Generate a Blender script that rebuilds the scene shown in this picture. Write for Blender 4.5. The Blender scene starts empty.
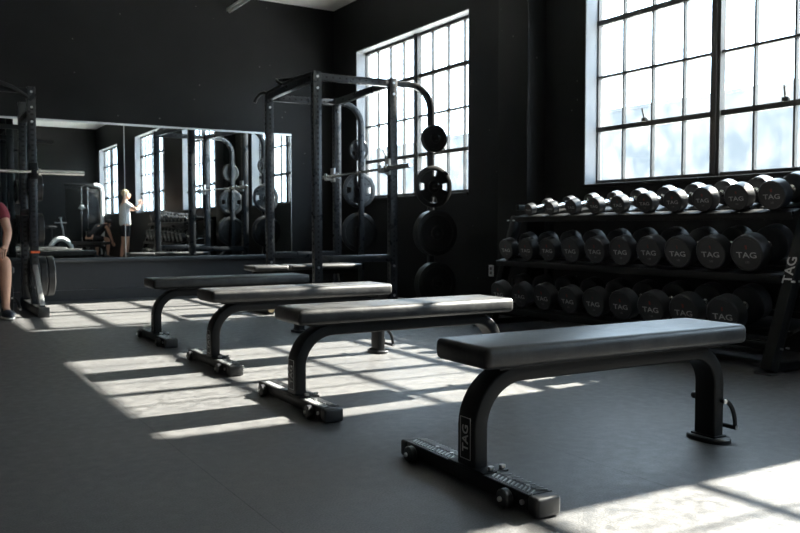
import bpy, bmesh, math, random
from mathutils import Vector, Matrix, Euler
random.seed(7)
PI = math.pi
scene = bpy.context.scene
COL = scene.collection

# ------------------------------------------------------------------ camera
yaw, pitch, roll = 0.5495, 0.0477, 0.0011
F = Vector((math.sin(yaw)*math.cos(pitch), math.cos(yaw)*math.cos(pitch), -math.sin(pitch)))
Rt = Vector((math.cos(yaw), -math.sin(yaw), 0)); U = Rt.cross(F)
R2 = Rt*math.cos(roll) - U*math.sin(roll); U2 = Rt*math.sin(roll) + U*math.cos(roll)
cam_data = bpy.data.cameras.new('camera'); cam = bpy.data.objects.new('camera', cam_data); COL.objects.link(cam)
M = Matrix((R2, U2, -F)).transposed().to_4x4(); M.translation = (0, 0, 0.84); cam.matrix_world = M
cam_data.sensor_width = 36; cam_data.lens = 819.6*36/800; cam_data.clip_start = 0.05
cam_data.dof.use_dof = True; cam_data.dof.focus_distance = 2.7; cam_data.dof.aperture_fstop = 9.0
scene.camera = cam

# ------------------------------------------------------------------ room numbers
W, G, D, ZC = 5.133, 5.288, 10.09, 3.775      # window wall, glass plane, mirror wall, ceiling
XL, YR = -4.5, -5.6                           # left wall, rear wall
SILL, HEAD = 1.208, 3.12
WINS = [(7.00, 9.467, 8), (3.06, 5.30, 7), (-0.95, 1.665, 8), (-5.2, -2.9, 7)]

# ------------------------------------------------------------------ world, sun, window portals, exposure
world = bpy.data.worlds.new('world'); scene.world = world; world.use_nodes = True
bg = world.node_tree.nodes['Background']
bg.inputs['Color'].default_value = (0.68, 0.84, 1.0, 1); bg.inputs['Strength'].default_value = 11.0
sun_data = bpy.data.lights.new('sun', 'SUN'); sun = bpy.data.objects.new('sun', sun_data); COL.objects.link(sun)
sun_data.energy = 80; sun_data.angle = math.radians(0.7); sun_data.color = (1.0, 0.91, 0.79)
sun.rotation_euler = Vector((-1.436, 0.052, -1.0)).to_track_quat('-Z', 'Y').to_euler()
sun.location = (12, 4, 9)
for y0, y1, n in WINS:
    pd = bpy.data.lights.new('daylight_portal', 'AREA'); pd.shape = 'RECTANGLE'; pd.size = HEAD-SILL; pd.size_y = y1-y0
    pd.cycles.is_portal = True
    po = bpy.data.objects.new('daylight_portal', pd); COL.objects.link(po)
    po.location = (G+0.08, (y0+y1)/2, (HEAD+SILL)/2); po.rotation_euler = (0, PI/2, 0)
vs = scene.view_settings
vs.view_transform = 'Standard'; vs.look = 'None'; vs.gamma = 1; vs.use_curve_mapping = False; vs.exposure = 0.0

# ------------------------------------------------------------------ materials
def mat(name, color, rough=0.5, metal=0.0, noise=0.0, nscale=20, bump=0.0, bscale=200, spec=0.5, emit=None):
    m = bpy.data.materials.new(name); m.use_nodes = True
    nt = m.node_tree; b = nt.nodes['Principled BSDF']
    b.inputs['Base Color'].default_value = (*color, 1); b.inputs['Roughness'].default_value = rough
    b.inputs['Metallic'].default_value = metal; b.inputs['Specular IOR Level'].default_value = spec
    tc = nt.nodes.new('ShaderNodeTexCoord')
    if noise:
        n = nt.nodes.new('ShaderNodeTexNoise'); n.inputs['Scale'].default_value = nscale; n.inputs['Detail'].default_value = 5
        nt.links.new(tc.outputs['Object'], n.inputs['Vector'])
        mx = nt.nodes.new('ShaderNodeMix'); mx.data_type = 'RGBA'
        mx.inputs[6].default_value = (*[c*(1-noise) for c in color], 1); mx.inputs[7].default_value = (*[min(1, c*(1+noise)) for c in color], 1)
        nt.links.new(n.outputs['Fac'], mx.inputs[0]); nt.links.new(mx.outputs[2], b.inputs['Base Color'])
        mr = nt.nodes.new('ShaderNodeMapRange'); mr.inputs[1].default_value = .3; mr.inputs[2].default_value = .7
        mr.inputs[3].default_value = max(0.02, rough*.85); mr.inputs[4].default_value = min(1, rough*1.15)
        nt.links.new(n.outputs['Fac'], mr.inputs[0]); nt.links.new(mr.outputs[0], b.inputs['Roughness'])
    if bump:
        n2 = nt.nodes.new('ShaderNodeTexNoise'); n2.inputs['Scale'].default_value = bscale; n2.inputs['Detail'].default_value = 3
        nt.links.new(tc.outputs['Object'], n2.inputs['Vector'])
        bp = nt.nodes.new('ShaderNodeBump'); bp.inputs['Strength'].default_value = bump; bp.inputs['Distance'].default_value = .004
        nt.links.new(n2.outputs['Fac'], bp.inputs['Height']); nt.links.new(bp.outputs[0], b.inputs['Normal'])
    return m

def floor_material():
    m = mat('rubber_floor', (.07, .07, .072), .5)
    nt = m.node_tree; b = nt.nodes['Principled BSDF']; L = nt.links
    tc = nt.nodes.new('ShaderNodeTexCoord')
    def noise(sc, det=4):
        n = nt.nodes.new('ShaderNodeTexNoise'); n.inputs['Scale'].default_value = sc; n.inputs['Detail'].default_value = det
        L.new(tc.outputs['Object'], n.inputs['Vector']); return n
    def ramp(src, stops):
        r = nt.nodes.new('ShaderNodeValToRGB'); L.new(src, r.inputs[0])
        els = r.color_ramp.elements
        els[0].position, els[0].color = stops[0][0], (*stops[0][1], 1); els[1].position, els[1].color = stops[-1][0], (*stops[-1][1], 1)
        return r
    big = noise(1.3, 6); fine = noise(170, 2); mid = noise(22, 6)
    base = ramp(big.outputs['Fac'], [(.3, (.050, .050, .051)), (.72, (.074, .073, .072))])
    md = ramp(mid.outputs['Fac'], [(.3, (.7, .7, .7)), (.7, (1.25, 1.25, 1.25))])
    fn = ramp(fine.outputs['Fac'], [(.38, (.72, .72, .72)), (.66, (1.3, 1.3, 1.3))])
    def mul(a, c):
        x = nt.nodes.new('ShaderNodeMix'); x.data_type = 'RGBA'; x.blend_type = 'MULTIPLY'; x.inputs[0].default_value = 1
        L.new(a, x.inputs[6]); L.new(c, x.inputs[7]); return x.outputs[2]
    c1 = mul(mul(base.outputs[0], md.outputs[0]), fn.outputs[0])
    # seams between the rubber rolls
    sep = nt.nodes.new('ShaderNodeSeparateXYZ'); L.new(tc.outputs['Object'], sep.inputs[0])
    def math_(op, a, v=None, bb=None):
        n = nt.nodes.new('ShaderNodeMath'); n.operation = op; L.new(a, n.inputs[0])
        if v is not None: n.inputs[1].default_value = v
        if bb is not None: L.new(bb, n.inputs[1])
        return n.outputs[0]
    s = math_('FRACT', math_('DIVIDE', math_('ADD', sep.outputs[0], -2.104+12.2), 1.22))
    near0 = math_('MINIMUM', s, None, math_('SUBTRACT', math_('MULTIPLY', s, -1), -1))
    seam = math_('LESS_THAN', near0, .0016)
    x = nt.nodes.new('ShaderNodeMix'); x.data_type = 'RGBA'; L.new(seam, x.inputs[0]); L.new(c1, x.inputs[6]); x.inputs[7].default_value = (.018, .018, .018, 1)
    L.new(x.outputs[2], b.inputs['Base Color'])
    rr = nt.nodes.new('ShaderNodeMapRange'); rr.inputs[1].default_value = .3; rr.inputs[2].default_value = .7; rr.inputs[3].default_value = .40; rr.inputs[4].default_value = .58
    L.new(mid.outputs['Fac'], rr.inputs[0]); L.new(rr.outputs[0], b.inputs['Roughness'])
    bp = nt.nodes.new('ShaderNodeBump'); bp.inputs['Strength'].default_value = .35; bp.inputs['Distance'].default_value = .003
    L.new(fine.outputs['Fac'], bp.inputs['Height']); L.new(bp.outputs[0], b.inputs['Normal'])
    return m

def wall_material():
    m = mat('black_wall_paint', (.01, .01, .011), .55, spec=.2)
    nt = m.node_tree; b = nt.nodes['Principled BSDF']; L = nt.links
    tc = nt.nodes.new('ShaderNodeTexCoord')
    n = nt.nodes.new('ShaderNodeTexNoise'); n.inputs['Scale'].default_value = 1.7; n.inputs['Detail'].default_value = 6
    L.new(tc.outputs['Object'], n.inputs['Vector'])
    r = nt.nodes.new('ShaderNodeValToRGB'); L.new(n.outputs['Fac'], r.inputs[0])
    r.color_ramp.elements[0].position = .3; r.color_ramp.elements[0].color = (.0075, .0075, .008, 1)
    r.color_ramp.elements[1].position = .7; r.color_ramp.elements[1].color = (.012, .012, .0125, 1)
    v = nt.nodes.new('ShaderNodeTexVoronoi'); v.inputs['Scale'].default_value = 5.5; L.new(tc.outputs['Object'], v.inputs['Vector'])
    lt = nt.nodes.new('ShaderNodeMath'); lt.operation = 'LESS_THAN'; lt.inputs[1].default_value = .045; L.new(v.outputs['Distance'], lt.inputs[0])
    x = nt.nodes.new('ShaderNodeMix'); x.data_type = 'RGBA'; L.new(lt.outputs[0], x.inputs[0]); L.new(r.outputs[0], x.inputs[6]); x.inputs[7].default_value = (.12, .12, .115, 1)
    L.new(x.outputs[2], b.inputs['Base Color'])
    n2 = nt.nodes.new('ShaderNodeTexNoise'); n2.inputs['Scale'].default_value = 60; L.new(tc.outputs['Object'], n2.inputs['Vector'])
    bp = nt.nodes.new('ShaderNodeBump'); bp.inputs['Strength'].default_value = .25; bp.inputs['Distance'].default_value = .004
    L.new(n2.outputs['Fac'], bp.inputs['Height']); L.new(bp.outputs[0], b.inputs['Normal'])
    return m

def vinyl_material():
    # black upholstery, chalk-worn in patches
    m = mat('black_vinyl', (.02, .02, .021), .42)
    nt = m.node_tree; b = nt.nodes['Principled BSDF']; L = nt.links
    tc = nt.nodes.new('ShaderNodeTexCoord')
    n = nt.nodes.new('ShaderNodeTexNoise'); n.inputs['Scale'].default_value = 7; n.inputs['Detail'].default_value = 8; n.inputs['Roughness'].default_value = .65
    L.new(tc.outputs['Object'], n.inputs['Vector'])
    r = nt.nodes.new('ShaderNodeValToRGB'); L.new(n.outputs['Fac'], r.inputs[0])
    r.color_ramp.elements[0].position = .42; r.color_ramp.elements[0].color = (.009, .009, .010, 1)
    r.color_ramp.elements[1].position = .80; r.color_ramp.elements[1].color = (.042, .041, .039, 1)
    L.new(r.outputs[0], b.inputs['Base Color'])
    mr = nt.nodes.new('ShaderNodeMapRange'); mr.inputs[3].default_value = .34; mr.inputs[4].default_value = .55
    L.new(n.outputs['Fac'], mr.inputs[0]); L.new(mr.outputs[0], b.inputs['Roughness'])
    n2 = nt.nodes.new('ShaderNodeTexNoise'); n2.inputs['Scale'].default_value = 35; n2.inputs['Detail'].default_value = 4; L.new(tc.outputs['Object'], n2.inputs['Vector'])
    bp = nt.nodes.new('ShaderNodeBump'); bp.inputs['Strength'].default_value = .25; bp.inputs['Distance'].default_value = .004
    L.new(n2.outputs['Fac'], bp.inputs['Height']); L.new(bp.outputs[0], b.inputs['Normal'])
    return m

def glass_material():
    m = bpy.data.materials.new('window_glass'); m.use_nodes = True; nt = m.node_tree; nt.nodes.clear()
    out = nt.nodes.new('ShaderNodeOutputMaterial'); tr = nt.nodes.new('ShaderNodeBsdfTransparent'); gl = nt.nodes.new('ShaderNodeBsdfGlossy')
    tr.inputs[0].default_value = (.93, .96, .97, 1); gl.inputs['Roughness'].default_value = .05
    tl = nt.nodes.new('ShaderNodeBsdfTranslucent'); tl.inputs[0].default_value = (.8, .8, .78, 1)
    mx = nt.nodes.new('ShaderNodeMixShader'); mx.inputs[0].default_value = .05
    mx2 = nt.nodes.new('ShaderNodeMixShader')
    tc = nt.nodes.new('ShaderNodeTexCoord'); n = nt.nodes.new('ShaderNodeTexNoise'); n.inputs['Scale'].default_value = 5; n.inputs['Detail'].default_value = 6
    mr = nt.nodes.new('ShaderNodeMapRange'); mr.inputs[1].default_value = .4; mr.inputs[2].default_value = .8; mr.inputs[3].default_value = .0; mr.inputs[4].default_value = .025
    L = nt.links
    L.new(tc.outputs['Object'], n.inputs['Vector']); L.new(n.outputs['Fac'], mr.inputs[0]); L.new(mr.outputs[0], mx2.inputs[0])
    L.new(tr.outputs[0], mx.inputs[1]); L.new(gl.outputs[0], mx.inputs[2])
    L.new(mx.outputs[0], mx2.inputs[1]); L.new(tl.outputs[0], mx2.inputs[2]); L.new(mx2.outputs[0], out.inputs[0])
    return m

FLOOR = floor_material(); WALL = wall_material(); VINYL = vinyl_material(); GLASS = glass_material()
CEIL = mat('ceiling_paint', (.88, .87, .84), .8, noise=.06, nscale=3)
REVEAL = mat('grey_reveal_paint', (.24, .25, .27), .6, noise=.1, nscale=6)
FRAME = mat('dark_window_steel', (.05, .048, .045), .5, noise=.2, nscale=30)
MIRROR = mat('mirror_silver', (.80, .84, .84), .012, 1.0)
CHROMETRIM = mat('mirror_edge_trim', (.65, .66, .66), .35, .8)
LEDGE = mat('black_ledge_paint', (.03, .033, .037), .35, noise=.2)
STEEL = mat('black_powder_coat', (.007, .0075, .008), .42, spec=.22, noise=.25, nscale=18, bump=.08, bscale=400)
RACK = mat('charcoal_rack_steel', (.019, .021, .025), .30, noise=.3, nscale=14)
HOLE = mat('hole_black', (.004, .004, .004), .8)
BOLT = mat('bolt_zinc', (.6, .6, .6), .28, .9)
CHROME = mat('chrome_steel', (.72, .72, .71), .2, 1.0, noise=.06, nscale=60)
SATIN = mat('satin_grey_steel', (.42, .43, .43), .38, .75, noise=.2, nscale=20)
RUBBER = mat('black_rubber', (.021, .022, .025), .36)
PLATE = mat('black_plate_iron', (.011, .0115, .0125), .36, noise=.2, nscale=20)
GREYPLATE = mat('grey_plate_iron', (.022, .024, .027), .3, .0, noise=.2, nscale=20)
CAPM = mat('grey_end_cap', (.016, .017, .018), .45, noise=.2, nscale=40)
TREAD = mat('tread_plate', (.015, .015, .016), .4, noise=.3, nscale=50)
WHITEINK = mat('white_ink', (.42, .42, .42), .6)
GREYINK = mat('grey_ink', (.16, .16, .16), .6)
REDINK = mat('red_ink', (.30, .03, .02), .6)
WHITEP = mat('white_enamel', (.75, .76, .76), .35)
BRASS = mat('tan_steel', (.45, .36, .22), .4, .5)
ORANGE = mat('orange_plastic', (.75, .12, .03), .5)
SKIN = mat('skin', (.58, .33, .23), .55, noise=.08, nscale=10)
MAROON = mat('maroon_cotton', (.23, .035, .05), .85, noise=.15, nscale=40)
GREYSHIRT = mat('light_grey_cotton', (.62, .62, .62), .85, noise=.1, nscale=40)
BLACKCLOTH = mat('black_cotton', (.015, .015, .017), .85, noise=.1, nscale=40)
HAIRD = mat('dark_hair', (.02, .014, .01), .6, noise=.3, nscale=60)
HAIRL = mat('fair_hair', (.42, .30, .18), .6, noise=.3, nscale=60)
SHOE = mat('shoe_mesh', (.05, .06, .08), .7, noise=.4, nscale=60)
SOLE = mat('shoe_sole', (.75, .75, .73), .6)
EYEW = mat('eye_white', (.8, .8, .78), .3)
LIPS = mat('lips', (.42, .17, .14), .5)
OUTG = mat('outdoor_concrete', (.60, .59, .56), .9, noise=.1, nscale=2)
OUTB = mat('grey_render', (.105, .105, .105), .9, noise=.08, nscale=1)

# ------------------------------------------------------------------ mesh helpers
class MB:
    def __init__(s): s.v = []; s.f = []; s.m = []
    def add(s, vs, fs, mi=0, mx=None):
        o = len(s.v)
        for p in vs:
            p = Vector(p); s.v.append(mx @ p if mx else p)
        for f in fs: s.f.append([i+o for i in f]); s.m.append(mi)
        return s
    def addbm(s, bm, mi=0, mx=None):
        bm.verts.index_update(); s.add([v.co.copy() for v in bm.verts], [[v.index for v in f.verts] for f in bm.faces], mi, mx); bm.free(); return s
    def box(s, c, size, mi=0, rot=None, bev=0.0, seg=2):
        bm = bmesh.new(); bmesh.ops.create_cube(bm, size=1)
        for v in bm.verts: v.co = Vector((v.co.x*size[0], v.co.y*size[1], v.co.z*size[2]))
        if bev: bmesh.ops.bevel(bm, geom=bm.edges[:], offset=bev, segments=seg, profile=.5, affect='EDGES')
        mx = Matrix.Translation(c)
        if rot is not None: mx = mx @ Euler(rot).to_matrix().to_4x4()
        return s.addbm(bm, mi, mx)
    def bar(s, a, b, w, h, mi=0, up=(0, 0, 1), bev=0.0):
        # box along a->b with width w (sideways) and height h (along up)
        a = Vector(a); b = Vector(b); d = b-a; L = d.length; z = d.normalized(); x = Vector(up).cross(z)
        if x.length < 1e-4: x = Vector((1, 0, 0)).cross(z)
        x.normalize(); y = z.cross(x)
        mx = Matrix((x, y, z)).transposed().to_4x4(); mx.translation = (a+b)/2
        bm = bmesh.new(); bmesh.ops.create_cube(bm, size=1)
        for v in bm.verts: v.co = Vector((v.co.x*w, v.co.y*h, v.co.z*L))
        if bev: bmesh.ops.bevel(bm, geom=bm.edges[:], offset=bev, segments=2, profile=.5, affect='EDGES')
        return s.addbm(bm, mi, mx)
    def cyl(s, a, b, r, mi=0, n=24, r2=None, bev=0.0):
        a = Vector(a); b = Vector(b); L = (b-a).length
        r2 = r if r2 is None else r2
        prof = [(0, 0), (r-bev, 0), (r, bev), (r2, L-bev), (r2-bev, L), (0, L)] if bev else [(0, 0), (r, 0), (r2, L), (0, L)]
        return s.lathe(a, b-a, prof, mi, n)
    def lathe(s, o, axis, prof, mi=0, n=32):
        z = Vector(axis).normalized(); x = z.orthogonal().normalized(); y = z.cross(x)
        mx = Matrix((x, y, z)).transposed().to_4x4(); mx.translation = Vector(o)
        vs = []; fs = []; rings = []
        for r, h in prof:
            if r < 1e-6: rings.append([len(vs)]); vs.append((0, 0, h))
            else:
                rings.append(list(range(len(vs), len(vs)+n)))
                vs += [(r*math.cos(2*PI*i/n), r*math.sin(2*PI*i/n), h) for i in range(n)]
        for A, B in zip(rings, rings[1:]):
            if len(A) == 1 and len(B) == 1: continue
            for i in range(n):
                j = (i+1) % n
                if len(A) == 1: fs.append([A[0], B[j], B[i]])
                elif len(B) == 1: fs.append([A[i], A[j], B[0]])
                else: fs.append([A[i], A[j], B[j], B[i]])
        return s.add(vs, fs, mi, mx)
    def sweep(s, path, section, side, mi=0, cap=True):
        # section: list of (u, v); u along fixed 'side' vector, v along the path's normal
        side = Vector(side).normalized(); P = [Vector(p) for p in path]; n = len(section); vs = []; fs = []
        for i, p in enumerate(P):
            t = (P[min(i+1, len(P)-1)]-P[max(i-1, 0)]).normalized(); nn = t.cross(side).normalized()
            k = 1.0
            if 0 < i < len(P)-1:
                a = (P[i]-P[i-1]).normalized(); c = max(.3, a.dot(t)); k = 1/c
            for u, v in section: vs.append(p + side*u + nn*v*k)
        for i in range(len(P)-1):
            for j in range(n):
                k2 = (j+1) % n; fs.append([i*n+j, i*n+k2, (i+1)*n+k2, (i+1)*n+j])
        if cap: fs.append(list(range(n))[::-1]); fs.append([(len(P)-1)*n+j for j in range(n)])
        return s.add(vs, fs, mi)
    def tube(s, path, r, mi=0, n=12):
        P = [Vector(p) for p in path]; vs = []; fs = []; ref = None
        for i, p in enumerate(P):
            t = (P[min(i+1, len(P)-1)]-P[max(i-1, 0)]).normalized()
            if ref is None: ref = t.orthogonal().normalized()
            x = (ref - t*ref.dot(t)).normalized(); ref = x; y = t.cross(x)
            rr = r[i] if isinstance(r, (list, tuple)) else r
            vs += [p + (x*math.cos(2*PI*k/n)+y*math.sin(2*PI*k/n))*rr for k in range(n)]
        for i in range(len(P)-1):
            for j in range(n):
                k = (j+1) % n; fs.append([i*n+j, i*n+k, (i+1)*n+k, (i+1)*n+j])
        fs.append(list(range(n))[::-1]); fs.append([(len(P)-1)*n+j for j in range(n)])
        return s.add(vs, fs, mi)
    def ball(s, c, r, mi=0, sc=(1, 1, 1), rot=None, u=20, v=12):
        bm = bmesh.new(); bmesh.ops.create_uvsphere(bm, u_segments=u, v_segments=v, radius=r)
        for q in bm.verts: q.co = Vector((q.co.x*sc[0], q.co.y*sc[1], q.co.z*sc[2]))
        mx = Matrix.Translation(c)
        if rot is not None: mx = mx @ Euler(rot).to_matrix().to_4x4()
        return s.addbm(bm, mi, mx)
    def text(s, body, size, mx, mi=0, ext=.0006):
        # mx maps text plane (x right, y up, z out) into the object
        vs, fs = text_mesh(body, size, ext); return s.add(vs, fs, mi, mx)
    def build(s, name, mats, parent=None, loc=None, angle=35):
        me = bpy.data.meshes.new(name); me.from_pydata([tuple(v) for v in s.v], [], s.f)
        if not isinstance(mats, (list, tuple)): mats = [mats]
        for m in mats: me.materials.append(m)
        me.polygons.foreach_set('material_index', s.m)
        bm = bmesh.new(); bm.from_mesh(me); bmesh.ops.recalc_face_normals(bm, faces=bm.faces[:]); bm.to_mesh(me); bm.free()
        me.polygons.foreach_set('use_smooth', [True]*len(me.polygons)); me.set_sharp_from_angle(angle=math.radians(angle)); me.update()
        o = bpy.data.objects.new(name, me); COL.objects.link(o)
        if parent is not None: o.parent = parent
        if loc is not None: o.location = loc
        return o
_tc = {}
def text_mesh(body, size, ext):
    k = (body, round(size, 4), ext)
    if k in _tc: return _tc[k]
    c = bpy.data.curves.new('t', 'FONT'); c.body = body; c.size = size; c.extrude = ext; c.align_x = 'CENTER'; c.align_y = 'CENTER'; c.resolution_u = 3; c.offset = size*.012
    o = bpy.data.objects.new('t', c); COL.objects.link(o); bpy.context.view_layer.update()
    me = bpy.data.meshes.new_from_object(o.evaluated_get(bpy.context.evaluated_depsgraph_get()))
    r = ([v.co.copy() for v in me.vertices], [list(p.vertices) for p in me.polygons])
    bpy.data.objects.remove(o); bpy.data.curves.remove(c); bpy.data.meshes.remove(me); _tc[k] = r
    return r
def basis(x, y, o):
    x = Vector(x).normalized(); y = Vector(y).normalized(); z = x.cross(y)
    m = Matrix((x, y, z)).transposed().to_4x4(); m.translation = Vector(o); return m
def rrect(w, h, r, n=4):
    pts = []
    for cx, cy, a0 in ((w/2-r, h/2-r, 0), (-w/2+r, h/2-r, 90), (-w/2+r, -h/2+r, 180), (w/2-r, -h/2+r, 270)):
        for i in range(n+1):
            a = math.radians(a0+90*i/n); pts.append((cx+r*math.cos(a), cy+r*math.sin(a)))
    return pts
def tag(o, label, cat, group=None):
    o['label'] = label; o['category'] = cat
    if group: o['group'] = group
    return o
def thing(name, label, cat, loc=(0, 0, 0), rz=0, group=None):
    o = bpy.data.objects.new(name, None); COL.objects.link(o); o.location = loc; o.rotation_euler = (0, 0, rz); o.empty_display_size = .1
    return tag(o, label, cat, group)
def struct(o): o['kind'] = 'structure'; return o
def dup(root, loc, rz=0, label=None, group=None):
    r = root.copy(); COL.objects.link(r); r.location = loc; r.rotation_euler = (0, 0, rz)
    if label: r['label'] = label
    if group: r['group'] = group
    def rec(src, dst):
        for ch in list(src.children):
            c = ch.copy(); COL.objects.link(c); c.parent = dst; rec(ch, c)
    rec(root, r); return r
def arc(c, r, a0, a1, n, f): return [f(c[0]+r*math.cos(math.radians(a0+(a1-a0)*i/n)), c[1]+r*math.sin(math.radians(a0+(a1-a0)*i/n))) for i in range(n+1)]

# ------------------------------------------------------------------ the room
struct(MB().box(((XL+W)/2, (YR+D)/2, -.1), (W-XL+1.0, D-YR+1.0, .2)).build('floor', FLOOR))
struct(MB().box(((XL+W)/2, (YR+D)/2, ZC+.1), (W-XL+1.0, D-YR+1.0, .2)).build('ceiling', CEIL))
struct(MB().box(((XL+W)/2, D+.15+.012, ZC/2), (W-XL+.6, .3, ZC)).build('wall_back', WALL))
struct(MB().box(((XL+W)/2, YR-.15, ZC/2), (W-XL+.6, .3, ZC)).build('wall_front', WALL))
struct(MB().box((XL-.15, (YR+D)/2, ZC/2), (.3, D-YR, ZC)).build('wall_left', WALL))
T = .22
w = MB(); wy0, wy1 = YR, D+.012
def wseg(y0, y1, z0, z1): w.box((W+T/2, (y0+y1)/2, (z0+z1)/2), (T, y1-y0, z1-z0))
wseg(wy0, wy1, 0, SILL); wseg(wy0, wy1, HEAD, ZC)
ys = sorted((a, b) for a, b, _ in WINS); cur = wy0
for a, b in ys: wseg(cur, a, SILL, HEAD); cur = b
wseg(cur, wy1, SILL, HEAD)
struct(w.build('wall_right', WALL))
# window jamb and head linings, steel frames, panes
P = .313; ZR = [SILL, 1.6907, 2.1435, 2.6138, HEAD]
for i, (y0, y1, n) in enumerate(WINS, 1):
    fr = MB(); t = .035
    for z, th in zip(ZR, (.045, .042, .022, .045, .05)): fr.box((G, (y0+y1)/2, z + (0.02 if z == SILL else -.02 if z == HEAD else 0)), (.045, y1-y0, th))
    for k in range(n+1):
        y = y1-k*P if k < n else y0
        th = .085 if k == 4 else .016
        if k in (0, n): th = .03; y = y1-.012 if k == 0 else y0+.012
        fr.box((G-(.01 if k == 4 else 0), y, (SILL+HEAD)/2), (.06 if k == 4 else .035, th, HEAD-SILL))
        if k == 4:  # the mullion is a double bar
            fr.box((G-.045, y, (SILL+HEAD)/2), (.02, .03, HEAD-SILL))
    win = struct(fr.build('window_%d' % i, FRAME))
    gl = MB(); gl.box((G+.012, (y0+y1)/2, (SILL+HEAD)/2), (.004, y1-y0-.02, HEAD-SILL-.02)).build('window_pane', GLASS, win)
    rv = MB(); e = .012; dx = G+.05-W
    rv.box((W+dx/2, y1-e/2+.001, (SILL+HEAD)/2), (dx-.004, e, HEAD-SILL)); rv.box((W+dx/2, y0+e/2-.001, (SILL+HEAD)/2), (dx-.004, e, HEAD-SILL))
    rv.box((W+dx/2, (y0+y1)/2, HEAD-e/2+.001), (dx-.004, y1-y0, e)); rv.build('window_reveal', REVEAL, win)
    sl = MB().box((W+dx/2-.01, (y0+y1)/2, SILL-.012), (dx+.03, y1-y0, .03), bev=.004).build('window_sill', WALL, win)
    for yy in [y1-1.5*P-.11, y1-5.5*P-.11] if n >= 7 else []:
        la = MB(); la.box((G-.045, yy, ZR[1]+.03), (.03, .05, .03), bev=.004); la.bar((G-.05, yy, ZR[1]+.04), (G-.11, yy-.03, ZR[1]+.11), .012, .012)
        la.build('window_latch', FRAME, win)
# pilaster between the two windows
struct(MB().box((W-.11, 6.015, ZC/2), (.22, .43, ZC), bev=.006).build('trim_1', WALL))
# ledge and skirting under the mirrors
struct(MB().box(((XL+W)/2-.32, D-.04, .465), (W-XL-.64, .11, .045), bev=.004).build('trim_2', LEDGE))
struct(MB().box(((XL+W)/2-.01, D-.012, .24), (W-XL-.02, .05, .40)).box(((XL+W)/2-.01, D-.03, .06), (W-XL-.02, .08, .12)).build('baseboard_back', LEDGE))
# outside
struct(MB().box((W+30.4, 2, -.35), (60, 90, .1)).build('ground_outside', OUTG))
ob = thing('building', 'plain grey building across the yard, faint through the lower window panes', 'building', (25, 8, -.3))
MB().box((3, 0, 2.9), (6, 80, 5.8)).build('wall', OUTB, ob)
MB().box((3, 0, 5.87), (6.04, 80.04, .15)).build('roof_edge', OUTB, ob)

# ------------------------------------------------------------------ mirrors
mx_edges = [-2.9, -.7, .3, 2.327, 4.487]
mlab = {2: 'wall mirror panel behind the left squat rack, reflecting the standing person', 3: 'wall mirror panel reflecting the power cage, nearest the window wall',
        0: 'wall mirror panel farthest to the left', 1: 'narrow wall mirror panel left of the squat rack'}
for k in range(4):
    a, b = mx_edges[k], mx_edges[k+1]
    mt = thing('wall_mirror', mlab[k], 'mirror', ((a+b)/2, D, .49), 0, 'mirror panels along the back wall')
    MB().box((0, .004, .782), (b-a-.008, .006, 1.562)).build('mirror_glass', MIRROR, mt)
    MB().box((0, -.002, 1.575), (b-a, .022, .022)).box((-(b-a)/2+.002, .002, .78), (.005, .010, 1.57)).box(((b-a)/2-.002, .004, .78), (.004, .006, 1.57)).build('trim', CHROMETRIM, mt)

# hanging tube lamp
tl = thing('tube_lamp', 'pale fluorescent tube lamp hanging under the ceiling near the back wall', 'lamp', (3.64, 9.45, 3.59), math.radians(0))
MB().box((0, 0, 0), (.06, 1.3, .04), bev=.012).build('housing', WHITEP, tl)
MB().cyl((0, -.6, -.035), (0, .6, -.035), .014, 0).build('tube', WHITEP, tl)
for q in (-.45, .45): MB().cyl((0, q, .02), (0, q, .185), .006).build('hanger', STEEL, tl)
# socket on the window wall
so = thing('wall_socket', 'small pale socket plate on the black wall beside the dumbbell rack', 'socket', (W, 6.60, .40))
MB().box((-.005, 0, 0), (.01, .075, .115), bev=.003).build('plate', WHITEP, so)
for q in (.022, -.022): MB().box((-.011, 0, q), (.004, .03, .028)).build('outlet', GREYINK, so)

# ------------------------------------------------------------------ flat benches
def tag_badge(mb, mi, mx, w_, h_):
    # outline rectangle with TAG set sideways, in the plane of mx (x = right, y = up)
    t = .0022
    for sx in (-1, 1): mb.add(*boxvf((sx*w_/2, 0, 0), (t, h_, .0012)), mi, mx)
    for sy in (-1, 1): mb.add(*boxvf((0, sy*h_/2, 0), (w_, t, .0012)), mi, mx)
    r = Matrix.Rotation(PI/2, 4, 'Z')
    mb.text('TAG', w_*.80, mx @ r, mi)
    return mb
def boxvf(c, s):
    x, y, z = c; a, b, d = s[0]/2, s[1]/2, s[2]/2
    vs = [(x-a, y-b, z-d), (x+a, y-b, z-d), (x+a, y+b, z-d), (x-a, y+b, z-d), (x-a, y-b, z+d), (x+a, y-b, z+d), (x+a, y+b, z+d), (x-a, y+b, z+d)]
    return vs, [[0, 3, 2, 1], [4, 5, 6, 7], [0, 1, 5, 4], [1, 2, 6, 5], [2, 3, 7, 6], [3, 0, 4, 7]]
def pad_mesh(L, Wd, H_, bev=.022):
    m = MB(); m.box((0, 0, 0), (L, Wd, H_), bev=bev, seg=4)
    return m
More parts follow.
